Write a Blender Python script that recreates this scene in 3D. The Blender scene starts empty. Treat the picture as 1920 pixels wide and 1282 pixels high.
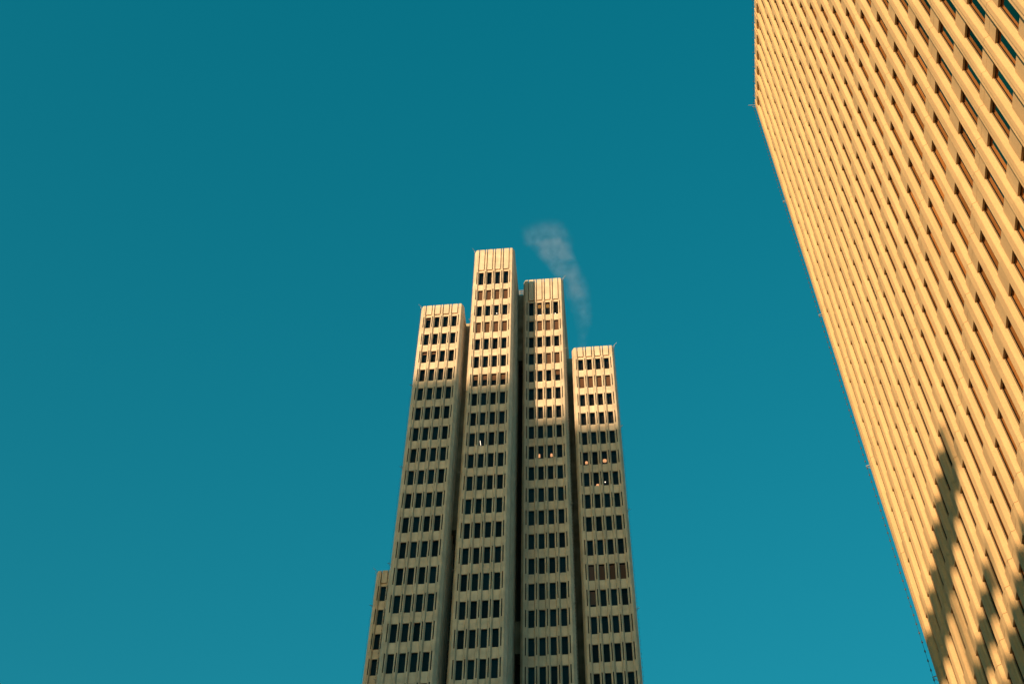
import bpy, math, random
from mathutils import Vector, Matrix
random.seed(7)
R = math.radians
scene = bpy.context.scene
col = scene.collection
ZC = 1.7                      # eye height: all measured heights are above the eye

# ---------------------------------------------------------------- camera
cam_d = bpy.data.cameras.new("camera"); cam = bpy.data.objects.new("camera", cam_d); col.objects.link(cam)
cam_d.lens = 54.07; cam_d.sensor_width = 36; cam_d.clip_start = .1; cam_d.clip_end = 8000
FW = Vector((-0.055584, 0.518197, 0.853453)); RT = Vector((0.995971, 0.089026, 0.010812)); UP = Vector((0.070377, -0.850615, 0.521057))
mw = Matrix.Identity(4)
for i in range(3):
    mw[i][0] = RT[i]; mw[i][1] = UP[i]; mw[i][2] = -FW[i]
mw[2][3] = ZC
cam.matrix_world = mw
scene.camera = cam

# ---------------------------------------------------------------- light
SUN_EL = 5.0
SD = Vector((-.454*math.cos(R(SUN_EL)), -.891*math.cos(R(SUN_EL)), math.sin(R(SUN_EL)))).normalized()   # towards the sun
sun_d = bpy.data.lights.new("sun", 'SUN'); sun = bpy.data.objects.new("sun", sun_d); col.objects.link(sun)
sun_d.energy = 3.35; sun_d.angle = R(.5); sun_d.color = (1.0, .68, .38)
sun.rotation_euler = SD.to_track_quat('Z', 'Y').to_euler()
sun.location = (0, 0, 300)
world = bpy.data.worlds.new("World"); scene.world = world; world.use_nodes = True
nt = world.node_tree; nt.nodes.clear()
wo = nt.nodes.new('ShaderNodeOutputWorld'); bg = nt.nodes.new('ShaderNodeBackground')
sky = nt.nodes.new('ShaderNodeTexSky'); sky.sky_type = 'NISHITA'; sky.sun_disc = False
sky.sun_elevation = R(SUN_EL); sky.sun_rotation = math.atan2(SD.x, SD.y)
sky.air_density = 1.0; sky.dust_density = 1.0; sky.ozone_density = 1.0
# the air grades from a warm horizon to a deep teal overhead
tc = nt.nodes.new('ShaderNodeTexCoord'); sx = nt.nodes.new('ShaderNodeSeparateXYZ')
nt.links.new(tc.outputs['Generated'], sx.inputs[0])
rp = nt.nodes.new('ShaderNodeValToRGB')
rp.color_ramp.elements[0].position = 0.0; rp.color_ramp.elements[0].color = (.50, .43, .36, 1)
rp.color_ramp.elements[1].position = .60; rp.color_ramp.elements[1].color = (.085, .95, .95, 1)
e = rp.color_ramp.elements.new(.30); e.color = (.37, .68, .66, 1)
e = rp.color_ramp.elements.new(.95); e.color = (.025, 1.0, 1.0, 1)
nt.links.new(sx.outputs[2], rp.inputs[0])
mx = nt.nodes.new('ShaderNodeMix'); mx.data_type = 'RGBA'; mx.blend_type = 'MULTIPLY'; mx.inputs[0].default_value = 1
nt.links.new(sky.outputs[0], mx.inputs[6]); nt.links.new(rp.outputs[0], mx.inputs[7])
nt.links.new(mx.outputs[2], bg.inputs[0]); nt.links.new(bg.outputs[0], wo.inputs[0])
bg.inputs[1].default_value = .15
scene.view_settings.view_transform = 'Standard'; scene.view_settings.look = 'None'
scene.view_settings.exposure = .97; scene.view_settings.gamma = 1
scene.cycles.max_bounces = 6; scene.cycles.volume_bounces = 1

# ---------------------------------------------------------------- materials
def newmat(name):
    m = bpy.data.materials.new(name); m.use_nodes = True
    return m, m.node_tree, m.node_tree.nodes['Principled BSDF']
def concrete(name, c, vary=.12, streak=.10, scale=.35, rough=.85, panel=.0):
    m, t, b = newmat(name)
    g = t.nodes.new('ShaderNodeTexCoord')
    mp = t.nodes.new('ShaderNodeMapping'); mp.inputs['Scale'].default_value = (2.6, 2.6, .16)
    n1 = t.nodes.new('ShaderNodeTexNoise'); n1.inputs['Scale'].default_value = 1.3; n1.inputs['Detail'].default_value = 5   # rain streaks
    n2 = t.nodes.new('ShaderNodeTexNoise'); n2.inputs['Scale'].default_value = scale; n2.inputs['Detail'].default_value = 6   # cast patches
    n3 = t.nodes.new('ShaderNodeTexNoise'); n3.inputs['Scale'].default_value = 14; n3.inputs['Detail'].default_value = 4     # grain
    t.links.new(g.outputs['Object'], mp.inputs[0]); t.links.new(mp.outputs[0], n1.inputs[0])
    t.links.new(g.outputs['Object'], n2.inputs[0]); t.links.new(g.outputs['Object'], n3.inputs[0])
    def mr(n, lo, hi, a=.3, z=.7):
        q = t.nodes.new('ShaderNodeMapRange'); q.inputs[1].default_value = a; q.inputs[2].default_value = z
        q.inputs[3].default_value = lo; q.inputs[4].default_value = hi
        t.links.new(n.outputs[0], q.inputs[0]); return q.outputs[0]
    def mul(a, c2):
        q = t.nodes.new('ShaderNodeMath'); q.operation = 'MULTIPLY'; t.links.new(a, q.inputs[0]); t.links.new(c2, q.inputs[1]); return q.outputs[0]
    sn = t.nodes.new('ShaderNodeVectorMath'); sn.operation = 'SNAP'; sn.inputs[1].default_value = (1.05, 1.247, 7.8)
    wn = t.nodes.new('ShaderNodeTexWhiteNoise'); wn.noise_dimensions = '3D'
    t.links.new(g.outputs['Object'], sn.inputs[0]); t.links.new(sn.outputs[0], wn.inputs[0])
    pm = t.nodes.new('ShaderNodeMapRange'); pm.inputs[3].default_value = 1-panel; pm.inputs[4].default_value = 1+panel; t.links.new(wn.outputs[0], pm.inputs[0])
    f = mul(pm.outputs[0], mul(mul(mr(n1, 1-streak, 1+streak*.3), mr(n2, 1-vary, 1+vary)), mr(n3, .93, 1.05)))
    vm = t.nodes.new('ShaderNodeVectorMath'); vm.operation = 'SCALE'; vm.inputs[0].default_value = c
    t.links.new(f, vm.inputs['Scale']); t.links.new(vm.outputs[0], b.inputs['Base Color'])
    b.inputs['Roughness'].default_value = rough; b.inputs['Specular IOR Level'].default_value = .25
    bp = t.nodes.new('ShaderNodeBump'); bp.inputs['Strength'].default_value = .25; bp.inputs['Distance'].default_value = .02
    t.links.new(n3.outputs[0], bp.inputs['Height']); t.links.new(bp.outputs[0], b.inputs['Normal'])
    return m
M_CON = concrete('precast_concrete', (.62, .51, .39), vary=.16, streak=.14, scale=.7, panel=.03)
M_CON2 = concrete('ochre_precast_concrete', (.60, .415, .215), vary=.07, streak=.10, scale=.5, panel=.035)
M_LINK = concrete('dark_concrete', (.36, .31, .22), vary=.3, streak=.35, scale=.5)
M_DARK = concrete('recess_shade_dark', (.035, .033, .028), vary=.3)  # near-black colour stands in for shade in slots and deep gaps
def plain(name, c, rough=.5, metal=0.0):
    m, t, b = newmat(name)
    n = t.nodes.new('ShaderNodeTexNoise'); n.inputs['Scale'].default_value = 3
    q = t.nodes.new('ShaderNodeMapRange'); q.inputs[3].default_value = .88; q.inputs[4].default_value = 1.1
    vm = t.nodes.new('ShaderNodeVectorMath'); vm.operation = 'SCALE'; vm.inputs[0].default_value = c
    t.links.new(n.outputs[0], q.inputs[0]); t.links.new(q.outputs[0], vm.inputs['Scale']); t.links.new(vm.outputs[0], b.inputs['Base Color'])
    b.inputs['Roughness'].default_value = rough; b.inputs['Metallic'].default_value = metal
    return m
M_FRAME = plain('bronze_frame', (.02, .014, .01), .5)
M_BLIND = plain('brown_blind', (.30, .20, .14), .8)
M_ROOM = plain('unlit_room', (.012, .012, .014), .9)
M_CABLE = plain('black_cable', (.02, .02, .02), .6)
M_STEEL = plain('galvanised_steel', (.30, .28, .26), .5, .3)
M_BULB = plain('frosted_bulb', (.10, .09, .09), .3)
M_ROOF = plain('roof_gravel', (.3, .28, .25), .9)
def glassmat(name, tint, body, ior):
    # coated pane: mirror-like coat over a body you look through
    m = bpy.data.materials.new(name); m.use_nodes = True; t = m.node_tree; t.nodes.clear()
    o = t.nodes.new('ShaderNodeOutputMaterial'); mixs = t.nodes.new('ShaderNodeMixShader')
    tr = t.nodes.new('ShaderNodeBsdfTransparent'); tr.inputs[0].default_value = (*body, 1)
    gl = t.nodes.new('ShaderNodeBsdfGlossy'); gl.inputs['Color'].default_value = (*tint, 1); gl.inputs['Roughness'].default_value = .01
    fr = t.nodes.new('ShaderNodeFresnel'); fr.inputs[0].default_value = ior
    g = t.nodes.new('ShaderNodeTexCoord'); n = t.nodes.new('ShaderNodeTexNoise'); n.inputs['Scale'].default_value = .8
    bp = t.nodes.new('ShaderNodeBump'); bp.inputs['Strength'].default_value = .03; bp.inputs['Distance'].default_value = .05
    t.links.new(g.outputs['Object'], n.inputs[0]); t.links.new(n.outputs[0], bp.inputs['Height']); t.links.new(bp.outputs[0], gl.inputs['Normal'])
    oi = t.nodes.new('ShaderNodeObjectInfo'); q = t.nodes.new('ShaderNodeMapRange'); q.inputs[3].default_value = .55; q.inputs[4].default_value = 1.25
    sc = t.nodes.new('ShaderNodeVectorMath'); sc.operation = 'SCALE'; sc.inputs[0].default_value = tint
    t.links.new(oi.outputs['Random'], q.inputs[0]); t.links.new(q.outputs[0], sc.inputs['Scale']); t.links.new(sc.outputs[0], gl.inputs['Color'])
    t.links.new(fr.outputs[0], mixs.inputs[0]); t.links.new(tr.outputs[0], mixs.inputs[1]); t.links.new(gl.outputs[0], mixs.inputs[2])
    t.links.new(mixs.outputs[0], o.inputs[0])
    return m
M_GLASS = glassmat('coated_glass', (.55, .34, .32), (.62, .55, .48), 1.5)
M_GLASS2 = glassmat('bronze_mirror_glass', (1.0, .61, .34), (.3, .25, .2), 3.4)
def emis(name, c, s):
    m = bpy.data.materials.new(name); m.use_nodes = True; t = m.node_tree; t.nodes.clear()
    o = t.nodes.new('ShaderNodeOutputMaterial'); e = t.nodes.new('ShaderNodeEmission')
    e.inputs[0].default_value = (*c, 1); e.inputs[1].default_value = s; t.links.new(e.outputs[0], o.inputs[0]); return m
M_WARM = emis('lit_shade', (1, .52, .25), .8)
M_AMB = emis('amber_shade', (1, .5, .12), .35)
M_WHITE = emis('lit_tube', (1, .90, .75), 2.2)

# ---------------------------------------------------------------- mesh helpers
class MB:
    def __init__(s): s.v = []; s.f = []; s.m = []
    def quad(s, a, b, c, d, mi=0):
        n = len(s.v); s.v += [a, b, c, d]; s.f.append((n, n+1, n+2, n+3)); s.m.append(mi)
    def prism(s, pts, z0, z1, fr, mi=0, z1b=None):
        """closed outline pts in (u,d), extruded from z0 to z1"""
        n = len(s.v); k = len(pts)
        s.v += [fr(u, d, z0) for u, d in pts] + [fr(u, d, z1) for u, d in pts]
        for i in range(k):
            j = (i+1) % k; s.f.append((n+i, n+j, n+k+j, n+k+i)); s.m.append(mi)
        s.f.append(tuple(range(n+k-1, n-1, -1))); s.m.append(mi)
        s.f.append(tuple(range(n+k, n+2*k))); s.m.append(mi)
    def box(s, u0, u1, d0, d1, z0, z1, fr, mi=0):
        s.prism([(u0, d0), (u1, d0), (u1, d1), (u0, d1)], z0, z1, fr, mi)
    def tube(s, a, b, r, k=6, mi=0):
        a = Vector(a); b = Vector(b); ax = (b-a).normalized()
        p = ax.orthogonal().normalized(); q = ax.cross(p); n = len(s.v)
        for c in (a, b):
            for i in range(k):
                t = 2*math.pi*i/k; s.v.append(tuple(c + p*math.cos(t)*r + q*math.sin(t)*r))
        for i in range(k):
            j = (i+1) % k; s.f.append((n+i, n+j, n+k+j, n+k+i)); s.m.append(mi)
        s.f.append(tuple(range(n+k-1, n-1, -1))); s.m.append(mi); s.f.append(tuple(range(n+k, n+2*k))); s.m.append(mi)
    def ball(s, c, r, mi=0, k=6, sz=1.3):
        n = len(s.v); cx, cy, cz = c
        s.v.append((cx, cy, cz+r*sz))
        for a in (45, 90, 135):
            for i in range(k):
                t = 2*math.pi*i/k; s.v.append((cx+r*math.sin(R(a))*math.cos(t), cy+r*math.sin(R(a))*math.sin(t), cz+r*sz*math.cos(R(a))))
        s.v.append((cx, cy, cz-r*sz)); e = n+1+3*k
        for i in range(k):
            j = (i+1) % k
            s.f.append((n, n+1+i, n+1+j)); s.m.append(mi)
            for l in (0, 1):
                s.f.append((n+1+l*k+i, n+1+(l+1)*k+i, n+1+(l+1)*k+j, n+1+l*k+j)); s.m.append(mi)
            s.f.append((e, n+1+2*k+j, n+1+2*k+i)); s.m.append(mi)
    def mesh(s, name, mats, smooth=False):
        me = bpy.data.meshes.new(name); me.from_pydata(s.v, [], s.f); me.update()
        for m in mats: me.materials.append(m)
        me.polygons.foreach_set('material_index', s.m)
        if smooth: me.polygons.foreach_set('use_smooth', [True]*len(s.f))
        me.update(); return me
    def build(s, name, mats, parent=None, loc=(0, 0, 0)):
        o = bpy.data.objects.new(name, s.mesh(name, mats if isinstance(mats, list) else [mats])); col.objects.link(o)
        o.location = loc
        if parent: o.parent = parent
        return o
def empty(name, loc, label, cat, group=None):
    o = bpy.data.objects.new(name, None); col.objects.link(o); o.location = loc; tag(o, label, cat, group); return o
def tag(o, label=None, cat=None, group=None, kind=None):
    if label: o['label'] = label
    if cat: o['category'] = cat
    if group: o['group'] = group
    if kind: o['kind'] = kind
    return o

# ---------------------------------------------------------------- precast facade kit
FH = 3.9; WH = 2.48; WR = .555; D = .22
def fins(sa, sb, notch, tilt=0.0):
    L = [(WR, -.02), (WR, .004), (WR+.024, .046), (WR+.048, .083), (WR+.066, .159), (WR+.076, .205-tilt*.5), (WR+.086, D-tilt*.5), (sa, D-tilt), (sa, -.02)]
    Rr = [(sb, -.02), (sb, D)] + ([(.876, D), (.880, D-.07), (.914, D-.065), (.926, .12)] if notch else [(.904, D-tilt*.7), (.914, .20-tilt*.7), (.924, .15)]) + \
        [(.945, .083), (.974, .046), (1.0, .004), (1.0, -.02)]
    return L, Rr
def fin(mb, prof, u0, P, z0, z1, fr): mb.prism([(u0+u*P, d) for u, d in prof], z0, z1, fr)
def facade(mb, fr, P, nb, zb0, nrow, zbot, ztop, first_extra=0.0, joint_par=0, ends=(.12, .12), chamf=.34, win_rows=None, jgap=.016, slot=(.706, .82), notch=True, tilt=0.0):
    """zb0 = sill of the top row; window i of row r has its lower left corner at (i*P, zb0-r*FH).
    first_extra = how much taller the top windows are."""
    W = WR*P; sa, sb = slot; FINL, FINR = fins(sa, sb, notch, tilt)
    def opening(r): return (zb0-r*FH, zb0-r*FH+WH+(first_extra if r == 0 else 0))
    rows = list(range(nrow)) if win_rows is None else win_rows
    zpar = zb0+WH+first_extra+.42            # underside of the parapet panels
    # levels where the two-storey panels meet
    js = []; r = joint_par
    while zb0-r*FH-.6 > zbot+2:
        js.append(zb0-r*FH-.6); r += 2
    segs = []; top = zpar
    for j in js: segs.append((j+jgap/2, top)); top = j-jgap/2
    segs.append((zbot, top))
    for i in range(-1, nb):
        u = i*P
        # backing strip behind the mullion
        mb.box(u+W, u+sa*P, -.5, 0, zbot, zpar, fr); mb.box(u+sb*P, u+P, -.5, 0, zbot, zpar, fr)
        mb.box(u+sa*P, u+sb*P, -.5, -.42, zbot, zpar, fr); mb.box(u+W, u+P, -.5, -.2, zpar, ztop-.05, fr)
        # fins, panel by panel
        for z0, z1 in segs:
            if i >= 0: fin(mb, FINL, u, P, z0, z1, fr)
            if i < nb-1: fin(mb, FINR, u, P, z0, z1, fr)
        # slot fillers between the fins where there is no slot
        zs = ztop-.3
        for r in rows:
            a, b = opening(r)
            for z0, z1 in ((b, zs),):
                if z1 > z0: 
                    fa, fb = u+sa*P+.006, u+sb*P-.006
                    for j in js:
                        if z0 < j < z1:
                            mb.box(fa, fb, -.01, D-.03-tilt, j+.01, z1, fr); z1 = j-.01
                    mb.box(fa, fb, -.01, D-.03-tilt, z0, z1, fr)
            mb.box(u+sa*P+.002, u+sb*P-.002, -.01, D-.075-tilt, a+.005, b-.005, fr, 1)   # near-black liner painted in as the shade deep in the slot
            zs = a
        mb.box(u+sa*P+.006, u+sb*P-.006, -.01, D-.03-tilt, zbot, zs, fr)
        # parapet rib
        mb.prism([(u+.675*P, -.21), (u+.675*P, D-.02), (u+.69*P, D), (u+.85*P, D), (u+.865*P, D-.02), (u+.865*P, -.21)] if 0 <= i < nb-1 else
                 ([(u+.675*P, -.21), (u+.675*P, D-.02), (u+.69*P, D), (u+.78*P, D), (u+.78*P, -.21)] if i >= 0 else
                  [(u+.745*P, -.21), (u+.745*P, D), (u+.85*P, D), (u+.865*P, D-.02), (u+.865*P, -.21)]), zpar+.004, ztop, fr)
    # corners
    for side in (0, 1):
        if side == 0: s, ub, ec = -1, -P+sa*P, ends[0]
        else: s, ub, ec = 1, (nb-1)*P+sb*P, ends[1]
        pts = [(ub, -.02), (ub, D), (ub+s*ec, D), (ub+s*(ec+.02), D-.03), (ub+s*(ec+.05), D-.03), (ub+s*(ec+.07), D-.02),
               (ub+s*(ec+chamf-.03), -.20), (ub+s*(ec+chamf), -.26), (ub+s*(ec+chamf), -.9), (ub, -.9)]
        if s < 0: pts = pts[::-1]
        for z0, z1 in segs[::-1]: mb.prism(pts, z0, z1, fr)
        mb.prism([(a, b) for a, b in pts], zpar+.004, ztop-.03, fr)
    # spandrels and parapet panels over each window
    for i in range(nb):
        u = i*P; zs = ztop-.05
        for r in rows:
            a, b = opening(r)
            z1 = zs
            for j in js:
                if b < j < z1:
                    mb.box(u+.001, u+W-.001, -.5, .05, j+jgap/2, z1, fr); z1 = j-jgap/2
            mb.box(u+.001, u+W-.001, -.5, .05, b, z1, fr)
            zs = a
        mb.box(u+.001, u+W-.001, -.5, .05, zbot, zs, fr)
        mb.prism([(u-.03*P, -.21), (u-.03*P, .17), (u+.0*P, .21), (u+.555*P, .21), (u+.585*P, .17), (u+.585*P, -.21)], zpar+.02, ztop, fr)
    # parapet backing + coping
    mb.box(-P+.4*P, (nb-1)*P+1.1*P, -.5, -.19, ztop-.5, ztop-.06, fr)

def window_mesh(name, P, h, blind=0.0, glass=None, rng=0):
    """origin = lower left corner of the opening on the wall plane, x right, -y outward"""
    mb = MB(); W = WR*P; fr = lambda u, d, z: (u, -d, z)
    f = .026; d0, d1 = -.07, -.03
    mb.box(.002, f, d0, d1, .002, h-.002, fr, 0); mb.box(W-f, W-.002, d0, d1, .002, h-.002, fr, 0)
    mb.box(f, W-f, d0, d1, .002, f, fr, 0); mb.box(f, W-f, d0, d1, h-f, h-.002, fr, 0)
    mb.quad(fr(f, -.045, f), fr(W-f, -.045, f), fr(W-f, -.045, h-f), fr(f, -.045, h-f), 1)
    # the room behind
    b = .48
    mb.quad(fr(.004, -b, .004), fr(W-.004, -b, .004), fr(W-.004, -b, h-.004), fr(.004, -b, h-.004), 2)
    for uu in (.006, W-.006): mb.quad(fr(uu, -.071, .004), fr(uu, -b, .004), fr(uu, -b, h-.004), fr(uu, -.071, h-.004), 2)
    for zz in (.006, h-.006): mb.quad(fr(.006, -.071, zz), fr(W-.006, -.071, zz), fr(W-.006, -b, zz), fr(.006, -b, zz), 2)
    if blind > 0:
        zb = h-(h-.05)*blind
        mb.quad(fr(.03, -.17, zb), fr(W-.03, -.17, zb), fr(W-.03, -.17, h-.02), fr(.03, -.17, h-.02), 3)
    return mb.mesh(name, [M_FRAME, glass or M_GLASS, M_ROOM, M_BLIND])
_wm = {}
def wmesh(P, h, blind, glass=None):
    k = (P, round(h, 2), round(blind, 2), glass.name if glass else '')
    if k not in _wm: _wm[k] = window_mesh('window', P, h, blind, glass)
    return _wm[k]
def place(mesh, loc, rz, parent, name='window'):
    o = bpy.data.objects.new(name, mesh); col.objects.link(o); o.parent = parent; o.location = loc; o.rotation_euler = (0, 0, rz); return o

# ---------------------------------------------------------------- ground
def slab(name, x0, x1, y0, y1, z0, z1, m, parent=None):
    mb = MB(); mb.box(x0, x1, -y1, -y0, z0, z1, lambda u, d, z: (u, -d, z)); return mb.build(name, m, parent)
gm = MB(); gm.quad((-3000, -3000, 0), (3000, -3000, 0), (3000, 3000, 0), (-3000, 3000, 0))
M_ASPH = plain('asphalt', (.06, .058, .055), .9); M_PAVE = concrete('paving', (.30, .27, .23))
tag(gm.build('ground', M_ASPH), kind='structure')
tag(slab('pavement', -35, 13, -18, 85, .004, .14, M_PAVE), kind='structure')

# ---------------------------------------------------------------- the tower of stepped slabs
PT = 1.051
tower = empty('office_tower', (-12, 100, 0), 'slender pale concrete tower of stepped slabs in the middle, its top third sunlit', 'tower')
T0 = Vector(tower.location)
def tchild(o, par=None): o.parent = par or tower; o.location = Vector(o.location)-T0; return o
#        X origin  Y front  sill of top row  extra  roof above sill  parity rows
SL = {'s1': (-20.447, 92.98, 157.60, 0.0, 5.06, 1, 18), 's2': (-14.473, 94.05, 169.12, .72, 9.08, 0, 21),
      's3': (-8.497, 99.03, 169.12, .72, 9.08, 0, 21), 's4': (-2.555, 100.46, 157.60, 0.0, 5.06, 1, 18),
      's0': (-26.13, 111.4, 130.28, 0.0, 5.05, 0, 11)}
BL = {'s2': {(1, i): .94 for i in range(4)}, 's3': {(1, 1): 1, (1, 2): 1, (1, 3): 1, (3, 2): 1, (3, 3): 1, (4, 3): .35},
      's4': {(1, i): .82 for i in range(4)}, 's1': {(2, 0): .18, (2, 1): .16, (0, 0): .1}, 's0': {}}
BL['s2'].update({(3, 0): 1, (3, 1): 1, (3, 2): .86, (3, 3): .86, (6, 0): .35, (6, 1): .36, (6, 2): .45, (6, 3): .42})
BL['s4'].update({(10, i): 1 for i in range(4)}); BL['s4'][(11, 0)] = .8; BL['s2'][(0, 0)] = 0
LAB = {'s1': 'left front slab', 's2': 'taller slab left of centre', 's3': 'taller slab right of centre', 's4': 'rightmost slab', 's0': 'low slab at the far left edge'}
ROOF = {}
for key, (x0, y0, zb, ex, rh, par, nrow) in SL.items():
    fr = lambda u, d, z, x0=x0, y0=y0: (x0+u-T0.x, y0-d-T0.y, z+ZC)
    mb = MB(); ztop = zb+rh; ROOF[key] = ztop
    facade(mb, fr, PT, 4, zb, nrow, -ZC, ztop, ex, par)
    uL, uR = -.262*PT-.12-.34, 3*PT+.808*PT+.12+.34
    dep = 14.0
    # body behind the front, roof set below the parapet
    mb.box(uL+.24, uR-.24, -dep, -.55, -ZC, ztop-.9, fr)
    # side parapets
    # right side: ribbed like the front; left side too (seen only from other spots)
    frs = lambda u, d, z, fr=fr, uR=uR: fr(uR-D+d, -.95-u, z)
    sb = 6; sP = 1.051
    facade(mb, frs, sP, sb, zb, 3, -ZC, ztop-.02, ex, par, ends=(.02, .1), chamf=.06)
    frl = lambda u, d, z, fr=fr, uL=uL, sb=sb, sP=sP: fr(uL+D-d, -.95-(sb-1)*sP-.5*sP+u, z)
    facade(mb, frl, sP, sb, zb, 3, -ZC, ztop-.02, ex, par, ends=(.1, .02), chamf=.06)
    mb.box(uL+.01, uR-.01, -dep, -.95-sb*sP-.1, -ZC, ztop-.03, fr)
    s = mb.build('slab', [M_CON, M_DARK], tower); s['label'] = LAB[key]+' of the tower, ribbed with four window columns'
    n_in = nrow
    for r in range(n_in):
        for i in range(4):
            h = WH+(ex if r == 0 else 0)
            bl = BL[key].get((r, i), 0)
            me = wmesh(PT, h, bl)
            o = place(me, fr(i*PT, 0, zb-r*FH), 0, s)
            if bl > .5: o['label'] = 'window with its brown blind drawn'
    for r in range(3):
        for i in range(sb):
            h = WH+(ex if r == 0 else 0)
            for frx, rz in ((frs, R(90)), (frl, R(-90))):
                p = frx(i*sP, 0, zb-r*FH)
                if key in ('s0', 's2', 's3', 's4', 's1'): place(wmesh(sP, h, 0), p, rz, s)
# link walls in the gaps between the slabs
def tw(name, x0, x1, y0, y1, z0, z1, m):
    mb = MB(); mb.box(x0-T0.x, x1-T0.x, T0.y-y1, T0.y-y0, z0+ZC, z1+ZC, lambda u, d, z: (u, -d, z)); return mb.build(name, m, tower)
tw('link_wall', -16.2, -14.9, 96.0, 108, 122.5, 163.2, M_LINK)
tw('link_wall', -16.2, -14.9, 98.3, 108, -ZC, 122.5, M_DARK)  # set-back lower wall, shade of the gap put into its colour
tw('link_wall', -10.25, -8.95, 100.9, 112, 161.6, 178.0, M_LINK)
tw('link_wall', -10.25, -8.95, 103.0, 112, -ZC, 161.6, M_DARK)  # deeper gap below, painted near-black for its shade
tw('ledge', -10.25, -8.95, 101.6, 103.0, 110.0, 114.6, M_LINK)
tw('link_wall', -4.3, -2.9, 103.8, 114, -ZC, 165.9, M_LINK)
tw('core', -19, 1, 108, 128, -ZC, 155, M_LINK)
mb = MB()
for z in (178.35, 178.8, 179.25): mb.tube((-10.3-T0.x, 100.95-T0.y, z+ZC), (-8.9-T0.x, 100.95-T0.y, z+ZC), .07)
for x in (-9.9, -9.4): mb.tube((x-T0.x, 100.95-T0.y, 177.9+ZC), (x-T0.x, 100.95-T0.y, 179.3+ZC), .05)
mb.build('roof_railing', M_STEEL, tower)

# ---------------------------------------------------------------- corner light strings
def light_string(parent, base, px, py, ox, oy, ztop, zlow, levels, mast=True, step=.6, br=.035, cr=.007, reach=.22):
    """bulbs on a cable along a corner; (px,py) corner point, (ox,oy) outward offset of the cable"""
    b = Vector(base); mb = MB(); cx, cy = px+ox-b.x, py+oy-b.y
    mb.tube((cx, cy, zlow+ZC-b.z), (cx, cy, ztop+ZC-b.z), cr, 5, 0)
    z = ztop-.3
    while z > zlow:
        mb.ball((cx, cy, z+ZC-b.z), br, 1); mb.tube((cx, cy, z+ZC+br-b.z), (cx, cy, z+ZC+br*2.2-b.z), br*.6, 5, 0); z -= step
    st = mb.build('light_string', [M_CABLE, M_BULB], parent)
    k = Vector((ox, oy, 0)).normalized()
    for lv in levels:
        m2 = MB(); a = Vector((px-b.x, py-b.y, lv+ZC-b.z)); a0 = a-k*.35; t = Vector((cx, cy, lv+ZC-b.z))+k*reach
        m2.tube(a0, t, .026, 6)
        # curved stay below
        pr = [a0+Vector((0, 0, -.35)), a+k*.01+Vector((0, 0, -.3)), a+k*.1+Vector((0, 0, -.18)), t+Vector((0, 0, -.03))]
        for p, q in zip(pr, pr[1:]): m2.tube(p, q, .014, 5)
        m2.build('bracket', M_STEEL, st)
    if mast:
        m2 = MB(); a = Vector((px-b.x, py-b.y, ztop+ZC-b.z)); t = Vector((cx, cy, ztop+ZC-b.z))
        m2.tube(a-k*.5+Vector((0, 0, -.25)), t+k*.35+Vector((0, 0, .55)), .024, 6)
        m2.tube(a-k*.1+Vector((0, 0, -.5)), t+k*.05+Vector((0, 0, .05)), .02, 6)
        m2.build('mast_arm', M_STEEL, st)
def lv(zb, par4, n): return [zb-(par4+4*i)*FH-.6 for i in range(n)]
x0, y0, zb = SL['s1'][:3]; light_string(tower, T0, x0-.62, y0+.1, -.20, -.12, ROOF['s1'], 80, lv(zb, 3, 4))
x0, y0, zb = SL['s2'][:3]; light_string(tower, T0, x0-.62, y0+.1, -.18, -.14, ROOF['s2'], 80, lv(zb, 2, 5))
x0, y0, zb = SL['s3'][:3]; light_string(tower, T0, x0+4.36, y0+.1, .2, -.12, ROOF['s3'], 80, lv(zb, 2, 5))
x0, y0, zb = SL['s4'][:3]; light_string(tower, T0, x0+4.36, y0+.1, .2, -.12, ROOF['s4'], 80, lv(zb, 3, 4))
x0, y0, zb = SL['s0'][:3]; light_string(tower, T0, x0-.62, y0+.1, -.20, -.12, ROOF['s0'], 90, lv(zb, 0, 3))

# ---------------------------------------------------------------- the long ochre block on the right
PR = 1.2472; XR = 13.923; YR0 = 39.481+7*PR; ZS = 111.47; NB = 32; NR = 21
block = empty('office_block', (24, 28, 0), 'golden ribbed concrete office block filling the right side, shadow bands low down', 'office block')
B0 = Vector(block.location)
frb = lambda u, d, z: (XR-d-B0.x, YR0-u-B0.y, z+ZC)
mb = MB()
zsill = ZS-WH; ztop = 113.9
facade(mb, frb, PR, NB, zsill, NR, -ZC, ztop, .5, 1, ends=(.27, .27), chamf=.5, jgap=.02, slot=(.742, .778), notch=False, tilt=.05)
# far end wall (thin depth shows from a step to the side) and body
mb.box(-.9, NB*PR+.3, -24, -.55, -ZC, ztop-1.0, frb)
mb.box(-1.05, -.6, -24, -.9, -ZC, ztop-.05, frb)
mb.box(NB*PR+.2, NB*PR+.5, -24, -.6, -ZC, ztop-.05, frb)
wall = mb.build('wall', [M_CON2, M_DARK], block)
camp = Vector((0, 0, ZC))
cells = []
for r in range(NR):
    for i in range(NB):
        h = WH+(.5 if r == 0 else 0)
        wp = Vector(frb(i*PR, 0, zsill-r*FH))+B0
        c = wp+Vector((0, -WR*PR/2, h/2))-camp
        # apparent size, and whether the camera's frame holds it
        x = c.dot(RT)/c.dot(FW); y = c.dot(UP)/c.dot(FW)
        inside = abs(x) < .345 and abs(y) < .235
        size = abs(c.x)*WR*PR*h/c.length**3
        cells.append((-(size if inside else size*1e-6), r, i, h))
cells.sort()
rest = MB()
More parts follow.
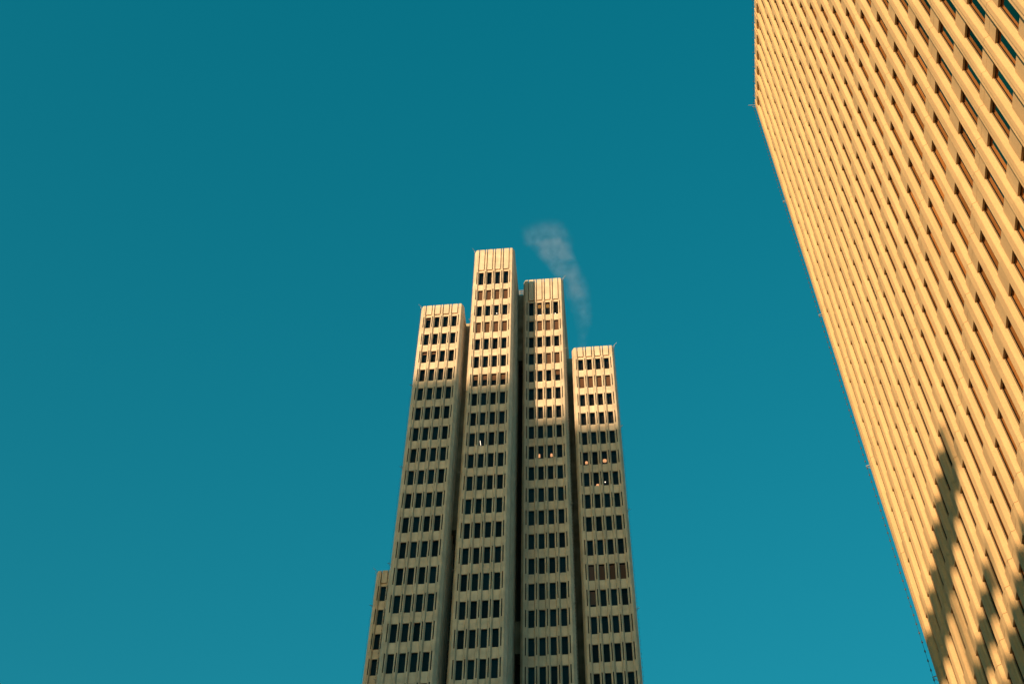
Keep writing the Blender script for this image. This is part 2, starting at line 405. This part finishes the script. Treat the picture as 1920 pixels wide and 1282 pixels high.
for n, (_, r, i, h) in enumerate(cells):
    p = frb(i*PR, 0, zsill-r*FH)
    me = wmesh(PR, h, 0, M_GLASS2)
    if n < 100: place(me, p, R(-90), block)
    else:
        base = len(rest.v)
        for v in me.vertices: rest.v.append((p[0]+v.co.y, p[1]-v.co.x, p[2]+v.co.z))
        for q in me.polygons: rest.f.append(tuple(base+k for k in q.vertices)); rest.m.append(q.material_index)
ro = rest.build('window', [M_FRAME, M_GLASS2, M_ROOM, M_BLIND], block); tag(ro, 'remaining narrow windows between the ribs', kind='stuff')
light_string(block, B0, 13.72, 48.80, -.17, .06, 113.6, 30, [96.7, 81.1, 65.5, 49.9], step=.6, br=.042, cr=.008, reach=.03)
# string along the near-vertical roof edge
mb = MB(); k = 0
y = 48.7
mb.tube((13.60-B0.x, 9-B0.y, 113.95+ZC), (13.60-B0.x, 48.9-B0.y, 113.95+ZC), .009, 5, 0)
while y > 9:
    mb.ball((13.60-B0.x, y-B0.y, 113.95+ZC), .04, 1); y -= .6
mb.build('light_string', [M_CABLE, M_BULB], block)

# ---------------------------------------------------------------- lamps seen inside some tower windows
def lamp(key, r, i, u, z, kind, label, w=.25, h=.25):
    x0, y0, zb = SL[key][:3]
    px = x0+i*PT+u; py = y0+.30; pz = zb-r*FH+z+ZC
    mb = MB(); mats = [M_WARM, M_FRAME]
    if kind == 'amber': kind = 'drum'; mats[0] = M_AMB
    if kind == 'upright':
        mb.tube((-.05, 0, h/2), (.06, 0, -h/2), w/2, 8, 0); mb.tube((.06, 0, -h/2-.06), (.06, 0, -h/2), w*.7, 8, 1); mats[0] = M_WHITE; kind = 'tube '
    if kind == 'tube':
        mb.tube((-w/2, 0, 0), (w/2, 0, 0), h/2, 8, 0); mb.box(-w/2, w/2, -.03, .03, h/2, h/2+.03, lambda u, d, z: (u, -d, z), 1); mats[0] = M_WHITE
    elif kind == 'ball':
        mb.ball((0, 0, 0), w/2, 0, 10, 1.0); mb.tube((0, 0, w/2), (0, 0, w/2+.3), .01, 5, 1); mats[0] = M_WHITE
    elif kind == 'drum':
        mb.prism([(w/2*math.cos(t*math.pi/6), w/3*math.sin(t*math.pi/6)) for t in range(12)], -h/2, h/2, lambda u, d, z: (u, -d, z), 0)
        mb.tube((0, 0, -h/2-.35), (0, 0, -h/2), .015, 5, 1)
    o = mb.build('ceiling_lamp' if kind != 'drum' else 'lamp', mats, None, (px, py, pz))
    tag(o, label, 'lamp', 'lit lamps behind the tower windows')
T2 = 'taller slab left of centre'; T3 = 'taller slab right of centre'; T4 = 'rightmost slab'
lamp('s2', 0, 1, .35, .55, 'tube', 'white light tube low behind the second top-row window of the tallest slab', .32, .1)
lamp('s2', 0, 2, .18, .55, 'tube', 'white light tube low behind the third top-row window of the tallest slab', .30, .1)
lamp('s2', 2, 2, .30, 1.05, 'ball', 'small round white lamp in the third row of the tallest slab', .14)
lamp('s3', 0, 1, .32, .55, 'tube', 'white light tube behind second top-row window right of the central gap', .42, .12)
lamp('s3', 0, 3, .18, .75, 'ball', 'small white lamp behind the last top-row window right of the central gap', .14)
lamp('s3', 0, 1, .27, 2.75, 'amber', 'amber lamp high in the second top-row window right of the central gap', .42, .5)
lamp('s3', 0, 2, .27, 2.75, 'amber', 'amber lamp high in the third top-row window right of the central gap', .42, .5)
lamp('s2', 9, 1, .12, 1.0, 'upright', 'thin leaning light tube in a shaded window of the tallest slab, tenth row', .05, .9)
lamp('s3', 8, 1, .10, 1.0, 'drum', 'soft amber lamp in a shaded window beside the central gap', .2, .55)
lamp('s3', 8, 2, .40, 1.0, 'drum', 'soft amber lamp in a shaded third window right of the central gap', .24, .45)
lamp('s4', 5, 0, .36, .95, 'drum', 'orange lamp in a first-column window of the rightmost slab', .30, .32)
lamp('s4', 5, 2, .29, 1.1, 'drum', 'wide orange lamp in a third-column window of the rightmost slab', .42, .30)
lamp('s4', 6, 1, .40, .5, 'drum', 'orange lamp at the foot of a second-column window of the rightmost slab', .34, .34)
lamp('s4', 6, 2, .18, 1.05, 'ball', 'tiny round white lamp in a third-column window of the rightmost slab', .13)

# ---------------------------------------------------------------- steam
def plume():
    # z, centre x, half width, strength
    K = [(172, -1.9, .7, .0), (184, -2.1, .9, .25), (190, -1.9, 1.6, .35), (196, -2.3, 2.1, .45), (202, -3.4, 2.3, .6),
         (207, -4.8, 2.6, 1.0), (212, -6.0, 3.5, 1.0), (216, -6.9, 4.4, .6), (219.5, -7.6, 3.6, .0)]
    z0, z1 = K[0][0], K[-1][0]; YC = 112.0; ry = 2.0
    mb = MB(); n = 20; k = 16; base = Vector((-4, YC, z0+ZC))
    def ip(z, j):
        for a, b in zip(K, K[1:]):
            if a[0] <= z <= b[0]:
                t = (z-a[0])/(b[0]-a[0]); return a[j]*(1-t)+b[j]*t
    for s in range(n+1):
        z = z0+(z1-z0)*s/n; cx = ip(z, 1)-base.x; rx = ip(z, 2)+.3
        for i in range(k):
            t = 2*math.pi*i/k; mb.v.append((cx+rx*math.cos(t), ry*math.sin(t)*1.1, z-z0))
    for s in range(n):
        for i in range(k):
            j = (i+1) % k; mb.f.append((s*k+i, s*k+j, (s+1)*k+j, (s+1)*k+i)); mb.m.append(0)
    mb.f.append(tuple(range(k-1, -1, -1))); mb.m.append(0); mb.f.append(tuple(range(n*k, n*k+k))); mb.m.append(0)
    m = bpy.data.materials.new('steam'); m.use_nodes = True; t = m.node_tree; t.nodes.clear()
    N = t.nodes.new; L = t.links.new
    o = N('ShaderNodeOutputMaterial'); v = N('ShaderNodeVolumePrincipled'); L(v.outputs[0], o.inputs['Volume'])
    v.inputs['Color'].default_value = (.72, .78, 1, 1); v.inputs['Anisotropy'].default_value = .1
    g = N('ShaderNodeTexCoord'); sp = N('ShaderNodeSeparateXYZ'); L(g.outputs['Object'], sp.inputs[0])
    zz = N('ShaderNodeMath'); zz.operation = 'DIVIDE'; L(sp.outputs[2], zz.inputs[0]); zz.inputs[1].default_value = z1-z0
    def curve(j, sc, off=0):
        c = N('ShaderNodeFloatCurve'); cv = c.mapping.curves[0]
        pts = [((q[0]-z0)/(z1-z0), (q[j]-off)/sc) for q in K]
        while len(cv.points) < len(pts): cv.points.new(.5, .5)
        for p, xy in zip(cv.points, pts): p.location = xy
        c.mapping.update(); L(zz.outputs[0], c.inputs['Value'])
        a = N('ShaderNodeMath'); a.operation = 'MULTIPLY_ADD'; L(c.outputs[0], a.inputs[0]); a.inputs[1].default_value = sc; a.inputs[2].default_value = off
        return a.outputs[0]
    def mth(op, a, b=None, c=None):
        q = N('ShaderNodeMath'); q.operation = op
        for i, x in enumerate((a, b, c)):
            if x is None: continue
            if isinstance(x, (int, float)): q.inputs[i].default_value = x
            else: L(x, q.inputs[i])
        return q.outputs[0]
    cx = curve(1, 10, -10); rx = curve(2, 5); st = curve(3, 1)
    dx = mth('DIVIDE', mth('SUBTRACT', mth('ADD', sp.outputs[0], base.x), cx), rx)
    dy = mth('DIVIDE', sp.outputs[1], ry)
    rr = mth('ADD', mth('MULTIPLY', dx, dx), mth('MULTIPLY', dy, dy))
    n1 = N('ShaderNodeTexNoise'); n1.inputs['Scale'].default_value = .34; n1.inputs['Detail'].default_value = 3; n1.inputs['Roughness'].default_value = .6; n1.inputs['Distortion'].default_value = .25
    L(g.outputs['Object'], n1.inputs[0])
    nn = N('ShaderNodeMapRange'); nn.inputs[1].default_value = .44; nn.inputs[2].default_value = .66; L(n1.outputs[0], nn.inputs[0])
    fall = mth('MAXIMUM', mth('SUBTRACT', 1.0, rr), 0.0)
    dens = mth('MULTIPLY', mth('MULTIPLY', mth('MULTIPLY', fall, mth('ADD', nn.outputs[0], .08)), st), .12)
    L(dens, v.inputs['Density'])
    ob = mb.build('steam_plume', m, None, base)
    tag(ob, 'faint grey plume of steam rising and curling above the tower', 'steam', kind='stuff')
plume()

# ---------------------------------------------------------------- neighbours outside the frame whose shadows fall on the two buildings
far = empty('distant_tower', (-216, -312, 0), 'square concrete high-rise standing far behind the viewer towards the sun', 'tower')
F0 = Vector(far.location); mb = MB()
zt = 146.4+450*SD.z
def fbox(mb, x0, x1, y0, y1, z0, z1, b0, mi=0): mb.box(x0-b0.x, x1-b0.x, -(y1-b0.y), -(y0-b0.y), z0, z1, lambda u, d, z: (u, -d, z), mi)
fbox(mb, -247, -186, -320, -304, 0, zt+ZC, F0)
for i in range(31): fbox(mb, -247+2*i, -246.4+2*i, -304, -303.6, 0, zt+ZC-1, F0)
mb.build('wall', M_CON, far)
mb = MB()
for r in range(44): fbox(mb, -246, -187, -303.99, -303.9, 4+r*4.1, 6.4+r*4.1, F0)
mb.build('window_band', M_GLASS, far)
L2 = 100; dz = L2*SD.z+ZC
ter = empty('shadow_band_block', (-42, -36, 0), 'unseen block behind the viewer, its open slats shaped to cast shadow bands', 'building')
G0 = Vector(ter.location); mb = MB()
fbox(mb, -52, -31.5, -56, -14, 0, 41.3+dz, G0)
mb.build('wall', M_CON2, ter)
for za, zb2, ya in ((43.3, 44.9, -51.4), (49.2, 52.2, -52.0)):  # added slats, spaced so that their shadows fall as bands on the block
    mb = MB(); fbox(mb, -33.2, -31.5, ya, -14, za+dz, zb2+dz, G0); mb.build('shadow_slat', M_CON2, ter)
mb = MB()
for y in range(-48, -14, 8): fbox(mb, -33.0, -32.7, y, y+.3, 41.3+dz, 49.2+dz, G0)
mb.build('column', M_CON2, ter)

# unseen blocks added outside the frame to shut out horizon light and deepen the shade
def horizon_blocker(x0, x1, y0, y1, h, label, m):
    e = empty('horizon_block', ((x0+x1)/2, (y0+y1)/2, 0), label, 'building', 'added blocks shutting out horizon light'); b0 = Vector(e.location)
    mb = MB(); fbox(mb, x0, x1, y0, y1, 0, h, b0)
    n = int((x1-x0)/3)
    for i in range(n+1):
        x = x0+(x1-x0-.7)*i/n
        fbox(mb, x, x+.7, y0-.4, y0, 0, h-1, b0); fbox(mb, x, x+.7, y1, y1+.4, 0, h-1, b0)
    n = int((y1-y0)/3)
    for i in range(n+1):
        y = y0+(y1-y0-.7)*i/n
        fbox(mb, x0-.4, x0, y, y+.7, 0, h-1, b0); fbox(mb, x1, x1+.4, y, y+.7, 0, h-1, b0)
    mb.build('wall', m, e)
    mb = MB(); z = 4.5
    while z < h-4:
        fbox(mb, x0-.12, x1+.12, y0-.12, y1+.12, z, z+2.2, b0); z += 3.9
    mb.build('window_band', M_GLASS, e)
horizon_blocker(-120, -80, 10, 70, 105, 'broad concrete block added unseen left of the street to hide the bright horizon', M_CON)
horizon_blocker(-130, -85, 85, 150, 120, 'tall concrete block added unseen left of the tower to hide the bright horizon', M_CON)
horizon_blocker(-30, 45, -125, -85, 118, 'wide concrete block added unseen behind the viewer to hide the warm horizon', M_CON)
horizon_blocker(-126, -100, -150, -125, 125, 'slim concrete block added unseen behind the viewer to the left to hide the horizon', M_CON)
horizon_blocker(40, 95, 62, 135, 104, 'concrete block added unseen right of the tower to darken its right sides', M_CON)
